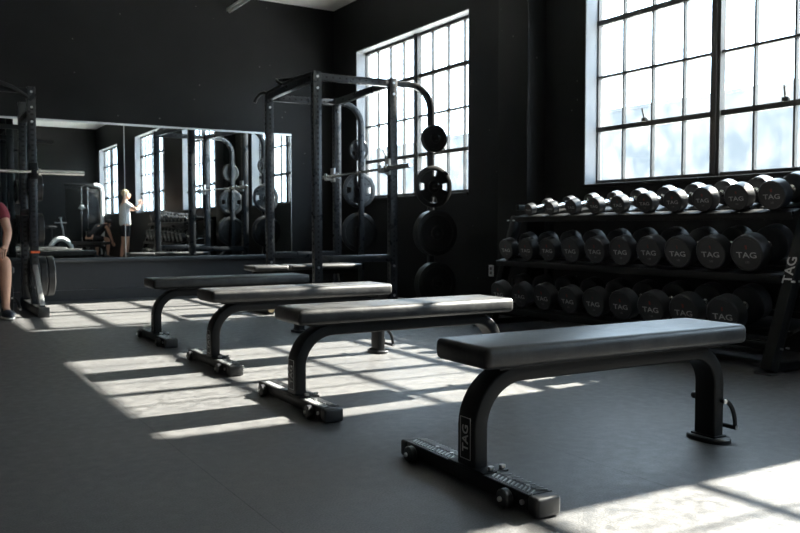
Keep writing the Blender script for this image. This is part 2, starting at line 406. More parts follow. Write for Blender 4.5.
def make_bench(label):
    # origin: floor below the middle of the pad; the wheeled foot is at -x
    t = thing('flat_bench', label, 'bench', (0, 0, 0), 0, 'flat benches in a row')
    xf, xr = -.565, .565
    pad_mesh(1.222, .30, .072).build('seat_pad', VINYL, t, (-.002, 0, .435))
    MB().box((0, 0, .393), (1.05, .2, .012)).build('pad_board', STEEL, t)
    zt = .361; rad = .17
    xa, xb = -.560, .578
    f = lambda x, z: (x, 0, z)
    path = [(xa, 0, .066), (xa, 0, .10)] + arc((xa+rad, zt-rad), rad, 180, 90, 10, f) + arc((xb-rad*.8, zt-rad*.8), rad*.8, 90, 0, 10, f) + [(xb, 0, .1), (xb, 0, .022)]
    fr = MB(); fr.sweep(path, rrect(.10, .055, .01, 3), (0, 1, 0))
    for x in (-.36, 0, .34): fr.box((x, 0, .390), (.06, .16, .008))
    fr.build('frame', STEEL, t, angle=25)
    bd = MB(); tag_badge(bd, 0, basis((0, -1, 0), (0, 0, 1), (xa-.0285, 0, .158)), .056, .135); bd.build('badge', WHITEINK, t)
    # wheeled front foot
    fx = xa+.012
    foot = MB(); foot.box((fx, .022, .038), (.086, .70, .046), bev=.006); foot.build('foot_beam', STEEL, t)
    for y0, y1 in ((-.328, -.105), (.075, .372)):
        tp = MB()
        tp.box((fx, (y0+y1)/2, .0625), (.086, y1-y0, .004))
        n = int((y1-y0)/.019)
        for k in range(n):
            yy = y0+.010+k*.019
            tp.box((fx-.020, yy, .0658), (.034, .0055, .0045), 1, rot=(0, 0, .6)); tp.box((fx+.020, yy+.008, .0658), (.034, .0055, .0045), 1, rot=(0, 0, -.6))
        tp.build('tread_plate', [TREAD, SATIN], t)
    for s, y in ((-1, -.345), (1, .390)):
        MB().box((fx, y, .033), (.090, .048, .060), bev=.010, seg=3).build('end_cap', CAPM, t)
    mp = MB().box((fx+.005, -.005, .0655), (.10, .20, .008), bev=.002).build('mount_plate', STEEL, t)
    for x, y in ((fx+.0, -.085), (fx+.0, .075), (fx+.045, -.085), (fx+.045, .075)): MB().cyl((x, y, .069), (x, y, .080), .011, 0, 6).build('bolt', BOLT, t)
    for y in (-.27, -.18, .14, .23): MB().cyl((fx, y, .064), (fx, y, .072), .007, 0, 8).build('bolt', BOLT, t)
    for y in (-.30,): MB().cyl((fx-.042, y, .036), (fx-.050, y, .036), .008, 0, 10).build('bolt', BOLT, t)
    for y in (-.235, .315):
        wh = MB(); wh.lathe((fx-.042-.034, y, .032), (1, 0, 0), [(0, 0), (.012, 0), (.024, .002), (.029, .007), (.029, .025), (.024, .030), (0, .030)], 0, 24)
        wo = wh.build('wheel', RUBBER, t)
        MB().cyl((fx-.084, y, .032), (fx-.072, y, .032), .008, 0, 12, bev=.002).build('axle_cap', BOLT, wo)
    # rear base
    rb = MB(); pts = []
    for cy, a0 in ((.036, 0), (-.036, 180)):
        for i in range(13):
            a = math.radians(a0+180*i/12); pts.append((xb+.052*math.cos(a), cy+.058*math.sin(a)))
    n = len(pts)
    vs = [(x, y, 0) for x, y in pts]+[(x, y, .015) for x, y in pts]+[(xb+(x-xb)*.92, y*.95, .019) for x, y in pts]
    fs = [list(range(n))[::-1], [2*n+i for i in range(n)]]
    for q in (0, 1):
        for i in range(n): j = (i+1) % n; fs.append([q*n+i, q*n+j, (q+1)*n+j, (q+1)*n+i])
    rb.add(vs, fs); rb.build('rear_foot', RUBBER, t)
    MB().box((xb, 0, .022), (.07, .115, .008), bev=.002).build('rear_plate', STEEL, t)
    # lifting handle at the rear post
    hd = MB(); hd.cyl((xb+.012, -.062, .162), (xb+.012, .072, .162), .008, 0, 14)
    for y in (-.06, .06):
        pth = [(xb+.012+.070*math.sin(a), y, .162-.112*(1-math.cos(a))) for a in [i*PI/2/8 for i in range(9)]]
        hd.sweep(pth, rrect(.009, .018, .003, 2), (0, 1, 0))
    hd.cyl((xb+.082, -.066, .050), (xb+.082, .066, .050), .009, 0, 14)
    hb = hd.build('lift_handle', STEEL, t)
    MB().cyl((xb+.012, -.070, .162), (xb+.012, -.064, .162), .009, 0, 10).build('bolt', BOLT, hb)
    MB().cyl((xb+.082, -.070, .050), (xb+.082, -.064, .050), .008, 0, 10).build('bolt', BOLT, hb)
    MB().ball((xb+.012, .082, .162), .014, 0).build('knob', RUBBER, hb)
    return t
bench = make_bench('black flat bench in the foreground, nearest of the row')
bench.location = (2.14, 2.115, 0); bench.rotation_euler = (0, 0, -.025)
dup(bench, (2.13, 3.48, 0), -.01, 'black flat bench second from the front, sunlit pad overlapping the nearest bench')
dup(bench, (2.16, 4.76, 0), -.005, 'black flat bench third from the front, feet in the middle sun patch')
dup(bench, (2.16, 6.03, 0), -.01, 'black flat bench farthest back in the row of four, pad in shade')

# ------------------------------------------------------------------ dumbbell rack and dumbbells
RY0, RY1 = 2.86, 5.56; TILT = .225
rk = thing('dumbbell_rack', 'long black three tier dumbbell rack with sloping end frames under the window', 'rack', (4.6, (RY0+RY1)/2, 0))
ox, oy = 4.6, (RY0+RY1)/2
TIERS = [(4.45, .928, .40), (4.35, .556, .46), (4.25, .176, .48)]    # front edge x, top z, depth
for fx, zt, dp in TIERS:
    sh = MB(); ye = 5.40 if zt > .9 else RY1-.03; ym = (ye+RY0+.03)/2-oy; yl = ye-RY0-.03; mr = Matrix.Translation((fx-ox, 0, zt)) @ Matrix.Rotation(-TILT, 4, 'Y')
    sh.box((.062, ym, -.010), (.085, yl, .020), bev=.003); sh.box((dp-.13, ym, -.010), (.22, yl, .020), bev=.003); [sh.box((dp/2, ym+q*(yl/2-.03), -.02), (dp, .03, .02)) for q in (-1, 0, 1)]; sh.box((-.004, ym, -.020), (.010, yl, .045), bev=.003); sh.box((dp, ym, .01), (.010, yl, .05))
    sh.v = [mr @ v for v in sh.v]
    sh.build('shelf', STEEL, rk)
for s, y in ((-1, RY0), (1, RY1)):
    ef = MB(); yy = y-oy
    ef.bar(((4.215 if s < 0 else 4.32)-ox, yy, .02), ((4.615 if s < 0 else 4.60)-ox, yy, 1.04 if s < 0 else .93), .07, .075, up=(1, 0, 0), bev=.006)
    ef.build('front_post', STEEL, rk)
    MB().bar((4.97-ox, yy, .0), (4.97-ox, yy, 1.04), .05, .07, up=(1, 0, 0), bev=.006).bar((4.60-ox, yy, 1.01), (4.97-ox, yy, 1.01), .045, .05, bev=.005).build('rear_post', STEEL, rk)
    MB().box((4.60-ox, yy, .034), (.74, .05, .05), bev=.006).build('base_bar', STEEL, rk)
    MB().box((4.225-ox, yy, .006), (.13, .11, .012), bev=.003).build('foot_plate', RUBBER, rk)
    MB().box((4.97-ox, yy, .006), (.10, .11, .012), bev=.003).build('foot_plate', RUBBER, rk)
    for fx, zt, dp in TIERS:
        for dx_ in (.02, .08): MB().cyl((fx-ox+dx_, yy-.03, zt-.03), (fx-ox+dx_, yy-.05, zt-.03), .006, 0, 10).build('bolt', BOLT, rk)
# TAG set along the sloping near post
sl = Vector((.40, 0, 1.02)).normalized(); nrm = Vector((-1.02, 0, .40)).normalized()
pm = Vector((4.215-ox, RY0-oy, .02))+sl*.60
lg = MB(); mxr = basis(sl, nrm.cross(sl), pm+nrm*.0385)
lg.text('TAG', .082, mxr, 0)
lg.build('lettering', WHITEINK, rk)

def make_dumbbell(r):
    # axis along x, origin at the bottom middle
    hl = .035+.62*r; hh = .062; z = r
    t = thing('dumbbell', 'x', 'dumbbell', (0, 0, 0), 0, 'round rubber dumbbells on the rack')
    ch = r*.16
    for s in (-1, 1):
        h = MB()
        x0 = s*hh; x1 = s*(hh+hl)
        prof = [(0, 0), (r*.55, 0), (r*.92, ch*.5), (r, ch), (r, hl-ch*.8), (r*.985, hl-ch*.3), (r*.93, hl), (r*.86, hl), (r*.84, hl-.003), (0, hl-.003)]
        h.lathe((x0, 0, z), (s, 0, 0), prof, 0, 40)
        mxt = basis((0, -1, 0), (0, 0, 1), (x1+.0035, 0, z)) if s < 0 else basis((0, 1, 0), (0, 0, 1), (x1-.0035, 0, z))
        if s < 0:
            h.text('TAG', r*.44, mxt @ Matrix.Translation((0, -r*.10, 0)) @ Matrix.Diagonal((1.4, 1, 1, 1)), 1); h.text('LBS', r*.17, mxt @ Matrix.Translation((0, -r*.48, 0)), 2)
            h.add(*boxvf((0, r*.34, 0), (r*.13, r*.22, .001)), 3, mxt)
        h.build('head', [RUBBER, WHITEINK, GREYINK, REDINK], t)
    g = MB(); hr = .0145+.03*r
    g.lathe((-hh-.004, 0, z), (1, 0, 0), [(0, 0), (hr*1.5, 0), (hr*1.5, .012), (hr*.95, .018), (hr*1.08, .045), (hr*1.15, hh+.004), (hr*1.08, 2*hh-.037), (hr*.95, 2*hh-.01), (hr*1.5, 2*hh-.004), (hr*1.5, 2*hh+.008), (0, 2*hh+.008)], 0, 20)
    g.build('handle', CHROME, t)
    return t, hh+hl
ROWS = [
 ('top', 0, 4.47, [(5.263, .046), (5.005, .052), (4.758, .058), (4.511, .061), (4.274, .065), (4.021, .070), (3.777, .074), (3.535, .079), (3.283, .084), (3.040, .089)]),
 ('middle', 1, 4.37, [(5.431, .080), (5.179, .083), (4.916, .087), (4.658, .090), (4.400, .093), (4.149, .096), (3.890, .099), (3.646, .102), (3.389, .105), (3.131, .109)]),
 ('bottom', 2, 4.27, [(5.404, .092), (5.132, .094), (4.860, .098), (4.574, .100), (4.309, .102), (4.044, .104), (3.778, .107), (3.508, .109), (3.217, .112)])]
ordn = ['leftmost', 'second from the left', 'third from the left', 'fourth from the left', 'fifth from the left', 'sixth from the left', 'seventh from the left', 'eighth from the left', 'ninth from the left', 'tenth from the left']
look = ['small round black dumbbell', 'round black dumbbell', 'large shaded black dumbbell']
for name, ti, X, lst in ROWS:
    for i, (y, r) in enumerate(lst):
        r += .003 if ti == 0 else .008 if r < .1 else .005
        d, half = make_dumbbell(r)
        d.rotation_euler = (0, -TILT, 0); sn, cs = math.sin(TILT), math.cos(TILT)
        xx = X + r*sn + half*cs; d.location = (xx, y, TIERS[ti][1]+(xx-TIERS[ti][0])*math.tan(TILT)+.001)
        pos = ordn[i]
        if ti == 2 and i == 8: pos = 'rightmost, half hidden by a bench pad,'
        d['label'] = '%s, %s on the rack\'s %s shelf' % (look[ti], pos, name)
# cradles under the small top row
for i, (y, r) in enumerate(ROWS[0][3][:0]): pass

# ------------------------------------------------------------------ weight plates
def plate_mesh(mb, c, R_, th, axis, holes=0, mi=0, N=60, hub=.026, mi_hub=1):
    """cast plate: raised rim and hub, optional grip openings; c = middle"""
    z = Vector(axis).normalized(); up = Vector((0, 0, 1)); x = up.cross(z).normalized(); y = z.cross(x)
    mx = Matrix((x, y, z)).transposed().to_4x4(); mx.translation = Vector(c)
    rad = [hub, hub+R_*.16, hub+R_*.20, R_*.48, R_*.50, R_*.78, R_*.80, R_*.97, R_]
    hf = [th*.5, th*.5, th*.28, th*.28, th*.28, th*.28, th*.5, th*.5, th*.40]
    cut = set()
    if holes:
        for k in range(N):
            a = (k+.5)/N*holes % 1.0
            if .33 < a < .67: cut.add(k)
    vs = []
    for s in (1, -1):
        for r, h in zip(rad, hf):
            for k in range(N): a = 2*PI*k/N+PI/2-PI/max(1, holes); vs.append((r*math.cos(a), r*math.sin(a), s*h))
    nb = len(rad); idx = lambda s, b, k: (0 if s > 0 else nb*N)+b*N+k % N
    fs = []; present = lambda b, k: not (b == 4 and (k % N) in cut)
    for b in range(nb-1):
        for k in range(N):
            if present(b, k):
                fs.append([idx(1, b, k), idx(1, b+1, k), idx(1, b+1, k+1), idx(1, b, k+1)])
                fs.append([idx(-1, b, k), idx(-1, b, k+1), idx(-1, b+1, k+1), idx(-1, b+1, k)])
    for k in range(N):
        fs.append([idx(1, nb-1, k), idx(-1, nb-1, k), idx(-1, nb-1, k+1), idx(1, nb-1, k+1)])
        fs.append([idx(1, 0, k), idx(1, 0, k+1), idx(-1, 0, k+1), idx(-1, 0, k)])
        if k in cut:
            fs.append([idx(1, 4, k), idx(1, 4, k+1), idx(-1, 4, k+1), idx(-1, 4, k)])
            fs.append([idx(1, 5, k), idx(-1, 5, k), idx(-1, 5, k+1), idx(1, 5, k+1)])
            if (k-1) % N not in cut: fs.append([idx(1, 4, k), idx(-1, 4, k), idx(-1, 5, k), idx(1, 5, k)])
            if (k+1) % N not in cut: fs.append([idx(1, 4, k+1), idx(1, 5, k+1), idx(-1, 5, k+1), idx(-1, 4, k+1)])
    mb.add(vs, fs, mi, mx); return mb
def weight_plate(loc, R_, th, axis, holes, mt, label, group):
    m = MB(); plate_mesh(m, (0, 0, 0), R_, th, axis, holes)
    o = m.build('weight_plate', mt, None, loc, angle=30)
    ri = MB(); ax = Vector(axis).normalized()
    ri.lathe(-ax*(th*.52), ax, [(.0262, 0), (.034, 0), (.034, th*1.04), (.0262, th*1.04), (.0262, 0)], 0, 24); ri.build('hub_ring', GREYPLATE, o)
    return tag(o, label, 'weight plate', group)

# ------------------------------------------------------------------ power cage
CX1, CX2, CY1, CY2, CH = 3.53, 4.35, 7.19, 8.63, 2.34
CRZ = -.073; SX1, SX2 = 4.795, 4.66
def cw(x, y, z): return Matrix.Translation((gx, gy, 0)) @ Matrix.Rotation(CRZ, 4, 'Z') @ Vector((x-gx, y-gy, z))
def cd(v): return Matrix.Rotation(CRZ, 3, 'Z') @ Vector(v)
cg = thing('power_cage', 'tall dark steel power cage with curved plate storage posts by the far window', 'power rack', ((CX1+CX2)/2, (CY1+CY2)/2, 0), CRZ)
gx, gy = (CX1+CX2)/2, (CY1+CY2)/2
def cpost(x, y, nm='post', mt=RACK):
    m = MB(); m.box((x-gx, y-gy, CH/2), (.084, .07, CH), bev=.004)
    for k in range(40):
        z = .30+k*.05
        m.box((x-gx, y-gy-.0352, z), (.016, .002, .022), 1); m.box((x-gx-.0422, y-gy, z), (.002, .016, .022), 1)
    o = m.build(nm, [mt, HOLE], cg)
    for z in (CH-.05, CH-.16, .15, .45): MB().cyl((x-gx, y-gy-.035, z), (x-gx, y-gy-.045, z), .013, 0, 8).build('bolt', BOLT, o)
for x in (CX1, CX2):
    for y in (CY1, CY2): cpost(x, y)
def cbeam(a, b, z, h=.07, holes=True, nm='crossbeam'):
    m = MB(); A = Vector((a[0]-gx, a[1]-gy, z)); B = Vector((b[0]-gx, b[1]-gy, z)); m.bar(A, B, .06, h, bev=.004)
    if holes:
        d = B-A; L = d.length; d.normalize(); s = Vector((0, 0, 1)).cross(d)
        for k in range(int(L/.07)):
            p = A+d*(.06+k*.07)
            for q in (1, -1):
                c = p+s*q*.0305; m.box(c, (.018 if abs(d.x) > .5 else .002, .002 if abs(d.x) > .5 else .018, .018), 1)
    m.build(nm, [RACK, HOLE], cg)
for y in (CY1, CY2): cbeam((CX1+.035, y), (CX2-.035, y), CH-.05); cbeam((CX1+.035, y), (CX2-.035, y), .53, .07, False, 'side_rail'); 
for x in (CX1, CX2): cbeam((x, CY1+.035), (x, CY2-.035), CH-.045, .07, False); cbeam((x, CY1+.035), (x, CY2-.035), .04, .06, False, 'base_rail')
for y in (CY1, CY2): cbeam((CX1+.035, y), (CX2-.035, y), .04, .06, False, 'base_rail')
# pull-up bar with curved grips across the front-left top
pb = MB(); xg = CX1-.01-gx; z = CH+.035
def gpt(x, y, zz): return (x-gx, y-gy, zz)
pb.tube([gpt(CX1, CY1+.1, CH), gpt(CX1-.01, CY1+.5, CH+.02), gpt(CX1-.01, CY2-.5, CH+.02), gpt(CX1-.02, CY2-.02, CH+.0), gpt(CX1-.05, CY2+.03, CH+.01), gpt(CX1-.09, CY2+.05, CH-.01), gpt(CX1-.13, CY2+.05, CH-.06), gpt(CX1-.15, CY2+.05, CH-.11)], .019)
pb.tube([gpt(CX1-.02, 8.10, CH+.01), gpt(CX1-.06, 8.16, CH+.05), gpt(CX1-.04, 8.25, CH+.085), gpt(CX1+.04, 8.25, CH+.095), gpt(CX1+.12, 8.10, CH+.085), gpt(CX1+.12, 7.98, CH+.05), gpt(CX1+.03, 7.95, CH+.01)], .018)
pb.build('pull_up_bar', STEEL, cg)
# curved storage posts
for y, xs_, mt in ((CY1, SX1, RACK), (CY2, SX2, RACK)):
    f = lambda a, b, y=y: (a-gx, y-gy, b); r_ = .24
    path = [f(CX2+.03, CH-.05)] + [f(xs_-r_, CH-.05)] + arc((xs_-r_, CH-.05-r_), r_, 90, 0, 12, f)[1:] + [f(xs_, 1.0), f(xs_, .02)]
    MB().sweep(path, rrect(.058, .058, .006, 2), (0, 1, 0)).build('storage_post', mt, cg, angle=25)
    MB().box((xs_-gx, y-gy, .008), (.14, .14, .016), bev=.003).build('foot_plate', STEEL, cg)
    sgn = -1 if y == CY1 else 1
    for z in ((1.752, 1.262, .785, .262) if y == CY1 else (1.761, 1.286, .786)):
        L_ = {1.752: .13, 1.262: .12, 1.761: .12, 1.286: .12}.get(z, .17); m = MB(); m.cyl((xs_-gx, y-gy+sgn*.029, z), (xs_-gx, y-gy+sgn*(.029+L_), z), .0245, 0, 18, bev=.004); m.build('storage_peg', STEEL, cg)
# j-hooks
for y in (CY1, CY2):
    m = MB(); m.box((CX2-gx-.05, y-gy, 1.45), (.03, .085, .16), bev=.006); m.box((CX2-gx-.095, y-gy, 1.40), (.10, .05, .03), bev=.005); m.box((CX2-gx-.142, y-gy, 1.43), (.016, .05, .07), bev=.004)
    m.build('bar_hook', SATIN, cg)
def barbell(name_label, ax, c, L, sleeve, grp=None):
    # axis along ax through c (c = middle of the bar)
    t = thing('barbell', name_label, 'barbell', c); a = Vector(ax)
    h = L/2
    MB().cyl(-a*(h-sleeve), a*(h-sleeve), .014, 0, 16).build('shaft', CHROME, t)
    for s in (-1, 1):
        p0 = a*s*(h-sleeve); d = a*s
        MB().lathe(p0, d, [(0, 0), (.037, 0), (.037, .025), (.025, .028), (.025, sleeve-.004), (.021, sleeve), (0, sleeve)], 0, 22).build('sleeve', CHROME, t)
    return t
barbell('empty steel barbell racked across the power cage', cd((0, 1, 0)), cw(CX2-.095, (8.88+6.62)/2, 1.43), 2.26, .52)
barb_z = 1.415+.014
# plates on the cage's storage pegs
SP = [(1.752, [(.14, .03, 0), (.14, .03, 0)], 'small'), (1.262, [(.215, .034, 4)], 'cut-out'), (.785, [(.235, .034, 0), (.235, .034, 0), (.235, .034, 0)], 'big'), (.262, [(.220, .035, 0), (.220, .035, 0), (.220, .035, 0)], 'low')]
for z, lst, kind in SP:
    yy = CY1-.029-.012
    for k, (R_, th, ho) in enumerate(lst):
        yy -= th/2
        last = k == len(lst)-1
        lab = {'small': 'small black plate on the front storage post\'s top peg', 'cut-out': 'black weight plate with four grip openings below the small plates, against the window',
               'big': 'large black plate on the front storage post\'s third peg', 'low': 'large black plate on the front storage post\'s lowest peg'}[kind]
        if len(lst) > 1: lab += ', ' + ('outermost' if last else 'innermost' if k == 0 else 'in the middle')
        weight_plate(cw(SX1, yy, z-.0015), R_, th, cd((0, -1, 0)), ho, PLATE, lab, 'plates stored on the cage front post')
        yy -= th/2+.002
SP2 = [(1.761, .125, 3, 'small grey rimmed weight plate on the top peg of the rear storage post'), (1.286, .21, 4, 'grey weight plate with grip openings on the rear storage post, middle peg'), (.786, .235, 0, 'large dark weight plate on the lowest peg of the rear storage post')]
for z, R_, ho, lab in SP2:
    weight_plate(cw(SX2, CY2+.029+.03, z-.0015), R_, .032, cd((0, 1, 0)), ho, GREYPLATE if ho else PLATE, lab, 'plates stored on the cage rear post')

# adjustable bench standing in the cage
ab = thing('adjustable_bench', 'low adjustable bench with split seat and long pad inside the power cage', 'bench', (3.55, 7.62, 0))
pad_mesh(.36, .30, .05, .018).build('seat', VINYL, ab, (-.44, 0, .44))
pad_mesh(.80, .30, .05, .018).build('back_pad', VINYL, ab, (.17, 0, .44))
MB().bar((-.58, 0, .385), (.55, 0, .385), .06, .05, bev=.004).bar((-.50, 0, .03), (-.42, 0, .37), .05, .05, up=(0, 1, 0)).bar((.45, 0, .03), (.38, 0, .37), .05, .05, up=(0, 1, 0)).box((-.50, 0, .03), (.06, .5, .06)).box((.45, 0, .03), (.06, .5, .06)).bar((-.5, 0, .06), (.45, 0, .06), .05, .05).build('frame', STEEL, ab)
MB().bar((-.25, .0, .36), (-.05, .0, .07), .03, .03, up=(0, 1, 0)).cyl((-.50, -.27, .05), (-.50, -.25, .05), .03).build('support_strut', BRASS, ab)

# ------------------------------------------------------------------ left squat rack
lx, ly = 1.15, 8.82
sr = thing('squat_rack', 'dark squat rack at the left edge of the frame with orange spotted post', 'squat rack', (.35, 9.05, 0))
bx, by = .35, 9.05
HR = 2.22
for sx in (1.15, -.45):
    for yy, nm in ((8.82, 'front_post'), (9.52, 'rear_post')):
        m = MB(); m.box((sx-bx, yy-by, HR/2), (.075, .075, HR if yy < 9 else HR-.12), bev=.004)
        for k in range(34):
            zz = .35+k*.05; m.box((sx-bx, yy-by-.038, zz), (.03, .002, .02), 1); m.box((sx-bx+.038, yy-by, zz), (.002, .018, .02), 1)
        o = m.build(nm, [RACK, HOLE], sr)
        if yy < 9:
            for zz in (HR-.05, HR-.2, HR-.34, .25): MB().cyl((sx-bx, yy-by-.037, zz), (sx-bx, yy-by-.047, zz), .012, 0, 8).build('bolt', BOLT, o)
    MB().box((sx-bx, 8.93-by, .045), (.09, 1.35, .09), bev=.006).build('base_rail', STEEL, sr)
    MB().box((sx-bx, 8.25-by, .047), (.096, .012, .094), bev=.003).build('end_cap', CAPM, sr)
    MB().bar((sx-bx, 8.35-by, .09), (sx-bx, 8.80-by, .46), .05, .05, up=(0, 1, 0), bev=.004).build('strut', SATIN, sr)
    MB().bar((sx-bx, 8.85-by, HR-.25), (sx-bx, 9.50-by, HR-.25), .06, .06, bev=.004).build('side_beam', STEEL, sr)
    MB().bar((sx-bx, 8.85-by, 1.0), (sx-bx, 9.50-by, 1.0), .06, .06, bev=.004).build('side_beam', STEEL, sr)
    sgn = 1 if sx > bx else -1
    for zz in (.325, .82, 1.27, 1.76):
        MB().cyl((sx-bx+sgn*.037, 9.52-by, zz), (sx-bx+sgn*(.30 if zz > 1.5 else .27 if zz < .5 else .18), 9.52-by, zz), .023, 0, 18, bev=.004).build('storage_peg', STEEL, sr)
    MB().box((sx-bx, 8.82-by-.05, 1.40), (.085, .03, .16), bev=.006).box((sx-bx, 8.82-by-.09, 1.345), (.05, .08, .03), bev=.005).box((sx-bx, 8.82-by-.125, 1.37), (.05, .014, .07), bev=.004).build('bar_hook', STEEL, sr)
    MB().box((sx-bx+.005, 8.82-by, .60), (.085, .085, .022)).build('height_marker', ORANGE, sr)
MB().bar((-.42-bx, 8.82-by, HR-.04), (1.12-bx, 8.82-by, HR-.04), .05, .05, bev=.004).build('crossbeam', STEEL, sr)
for zz in (1.9, .5): MB().bar((-.42-bx, 9.52-by, zz), (1.12-bx, 9.52-by, zz), .05, .05, bev=.004).build('crossbeam', STEEL, sr)
MB().tube([(1.12-bx, 8.80-by, HR-.10), (.98-bx, 8.72-by, HR-.03), (.80-bx, 8.66-by, HR+.02), (.35-bx, 8.64-by, HR+.03), (-.1-bx, 8.66-by, HR+.02), (-.28-bx, 8.72-by, HR-.03), (-.42-bx, 8.80-by, HR-.10)], .018).build('pull_up_bar', STEEL, sr)
barbell('steel barbell racked in the left squat rack, bright sleeve pointing right', (1, 0, 0), (.50, 8.73, 1.387), 2.24, .43)
for zz, R_, n_, lab in ((.325, .215, 3, 'large black plate on the left squat rack\'s lowest peg'), (.82, .18, 2, 'small black plate on the left squat rack\'s second peg'), (1.27, .14, 2, 'small black plate on the left squat rack\'s third peg')):
    xx = 1.15+.037+.012
    for k in range(n_):
        th = .072 if n_ == 3 else .062; xx += th/2
        where = 'closest to the post' if k == 0 else ('outermost' if k == n_-1 else 'between two others')
        weight_plate((xx, 9.52, zz-.003), R_, th, (1, 0, 0), 0, PLATE, lab+', '+where, 'plates on the left squat rack'); xx += th/2+.004

# ------------------------------------------------------------------ people
def skin_body(name, J, bones, mt, parent=None, levels=2):
    names = list(J); me = bpy.data.meshes.new(name)
    me.from_pydata([J[n][0] for n in names], [(names.index(a), names.index(b)) for a, b in bones], [])
    o = bpy.data.objects.new(name, me); COL.objects.link(o)
    md = o.modifiers.new('skin', 'SKIN'); md.use_smooth_shade = True
    sv = me.skin_vertices[0].data
    for i, n in enumerate(names):
        r = J[n][1]; sv[i].radius = (r, r) if not isinstance(r, tuple) else r; sv[i].use_root = (i == 0)
    o.modifiers.new('sub', 'SUBSURF').levels = levels; o.modifiers['sub'].render_levels = levels
    bpy.context.view_layer.update()
    dg = bpy.context.evaluated_depsgraph_get(); m2 = bpy.data.meshes.new_from_object(o.evaluated_get(dg))
    bpy.data.objects.remove(o); bpy.data.meshes.remove(me)
    m2.materials.clear(); m2.materials.append(mt)
    m2.polygons.foreach_set('use_smooth', [True]*len(m2.polygons)); m2.name = name
    o2 = bpy.data.objects.new(name, m2); COL.objects.link(o2)
    if parent is not None: o2.parent = parent
    return o2
def merge_into(o, mb, mats):
    """append mb's geometry to mesh object o so the body stays one mesh"""
    me = o.data; bm = bmesh.new(); bm.from_mesh(me); base = len(me.materials)
    for m in mats: me.materials.append(m)
    vs = [bm.verts.new(v) for v in mb.v]
    for f, mi in zip(mb.f, mb.m):
        try: fc = bm.faces.new([vs[i] for i in f]); fc.material_index = base+mi; fc.smooth = True
        except ValueError: pass
    bm.to_mesh(me); bm.free()
def person(label, J, mats, hair_mat, shirt, shorts, loc, rz, look=(0, -1, 0), sleeve=.55, cat='person', facing=0, curl=1):
    """J: joints in person space (faces -y)."""
    t = thing('person', label, cat, loc, rz)
    V = {k: Vector(v) for k, v in J.items()}
    lk = Vector(look).normalized()
    B = {}
    hip = (V['hipL']+V['hipR'])/2
    B['pel'] = (hip, (.135, .105)); chest = V['chest']; B['belly'] = ((hip*.5+chest*.5), (.125, .095)); B['chest'] = (chest, (.145, .105))
    neckb = V['neck']; B['neck'] = (neckb, .062); B['neck2'] = ((neckb*.45+V['head']*.55), .052)
    B['skull'] = (V['head'], .078); B['crown'] = (V['head']+(V['head']-neckb).normalized()*.06-lk*.008, .082)
    bones = [('pel', 'belly'), ('belly', 'chest'), ('chest', 'neck'), ('neck', 'neck2'), ('neck2', 'skull'), ('skull', 'crown')]
    for s in 'LR':
        sh, el, wr = V['sh'+s], V['el'+s], V['wr'+s]
        B['sh'+s] = (sh, .055); B['ua'+s] = ((sh+el)/2, .047); B['el'+s] = (el, .038); B['fa'+s] = (el*.6+wr*.4, .038); B['wr'+s] = (wr, .026)
        hd = V['hand'+s]; B['pm'+s] = (wr*.4+hd*.6, (.038, .02)); B['hd'+s] = (hd, (.036, .018))
        bones += [('chest', 'sh'+s), ('sh'+s, 'ua'+s), ('ua'+s, 'el'+s), ('el'+s, 'fa'+s), ('fa'+s, 'wr'+s), ('wr'+s, 'pm'+s), ('pm'+s, 'hd'+s)]
        hp, kn, an, to = V['hip'+s], V['kn'+s], V['an'+s], V['toe'+s]
        B['hip'+s] = (hp, .088); B['th'+s] = ((hp+kn)/2, .072); B['kn'+s] = (kn, .053); B['cf'+s] = (kn*.65+an*.35, .055); B['an'+s] = (an, .034)
        B['heel'+s] = (an*.7+to*.3+Vector((0, 0, -.02)), .033); B['toe'+s] = (to, .028)
        bones += [('pel', 'hip'+s), ('hip'+s, 'th'+s), ('th'+s, 'kn'+s), ('kn'+s, 'cf'+s), ('cf'+s, 'an'+s), ('an'+s, 'heel'+s), ('heel'+s, 'toe'+s)]
    B = {k: (tuple(p), r) for k, (p, r) in B.items()}
    body = skin_body('body', B, bones, SKIN, t)
    ex = MB(); hc = V['head']; up = (hc-neckb).normalized(); up = (up - lk*up.dot(lk)).normalized(); sd = up.cross(lk).normalized()
    # face: jaw, nose, eyes, mouth, ears
    ex.ball(hc+lk*.035-up*.035, .058, 0, (1, 1, 1)); ex.ball(hc+lk*.105-up*.0, .014, 0); ex.ball(hc+lk*.095+up*.018, .010, 0)
    for q in (-1, 1):
        ex.ball(hc+lk*.080+up*.030+sd*q*.032, .012, 1); ex.ball(hc+lk*.0895+up*.030+sd*q*.032, .0055, 2); ex.ball(hc+sd*q*.086+up*.004, .022, 0, (.6, .8, 1.1))
    ex.ball(hc+lk*.088-up*.042, .018, 3, (1, .9, .45))
    # hands: four fingers and a thumb each, bent
    for s in 'LR':
        wr, hd = V['wr'+s], V['hand'+s]; d = (hd-wr).normalized(); side = d.cross(Vector((0, 0, 1)))
        side = side.normalized() if side.length > .1 else Vector((1, 0, 0)); pn = side.cross(d).normalized()*curl
        for q, L_ in zip((-1.5, -.5, .5, 1.5), (.060, .072, .068, .052)):
            a = hd+side*q*.018; b = a+d*L_*.5-pn*.008; c = b+d*L_*.35-pn*L_*.35; e = c-pn*L_*.35
            ex.tube([a-d*.015, a, b, c, e], [.0095, .0095, .0088, .008, .006], 0, 8)
        th0 = wr*.55+hd*.45+side*.032*(1 if s == 'L' else -1)
        ex.tube([th0-side*.01*(1 if s == 'L' else -1), th0+d*.02+side*.014*(1 if s == 'L' else -1), th0+d*.045-pn*.012+side*.016*(1 if s == 'L' else -1), th0+d*.062-pn*.024], [.012, .0115, .010, .007], 0, 8)
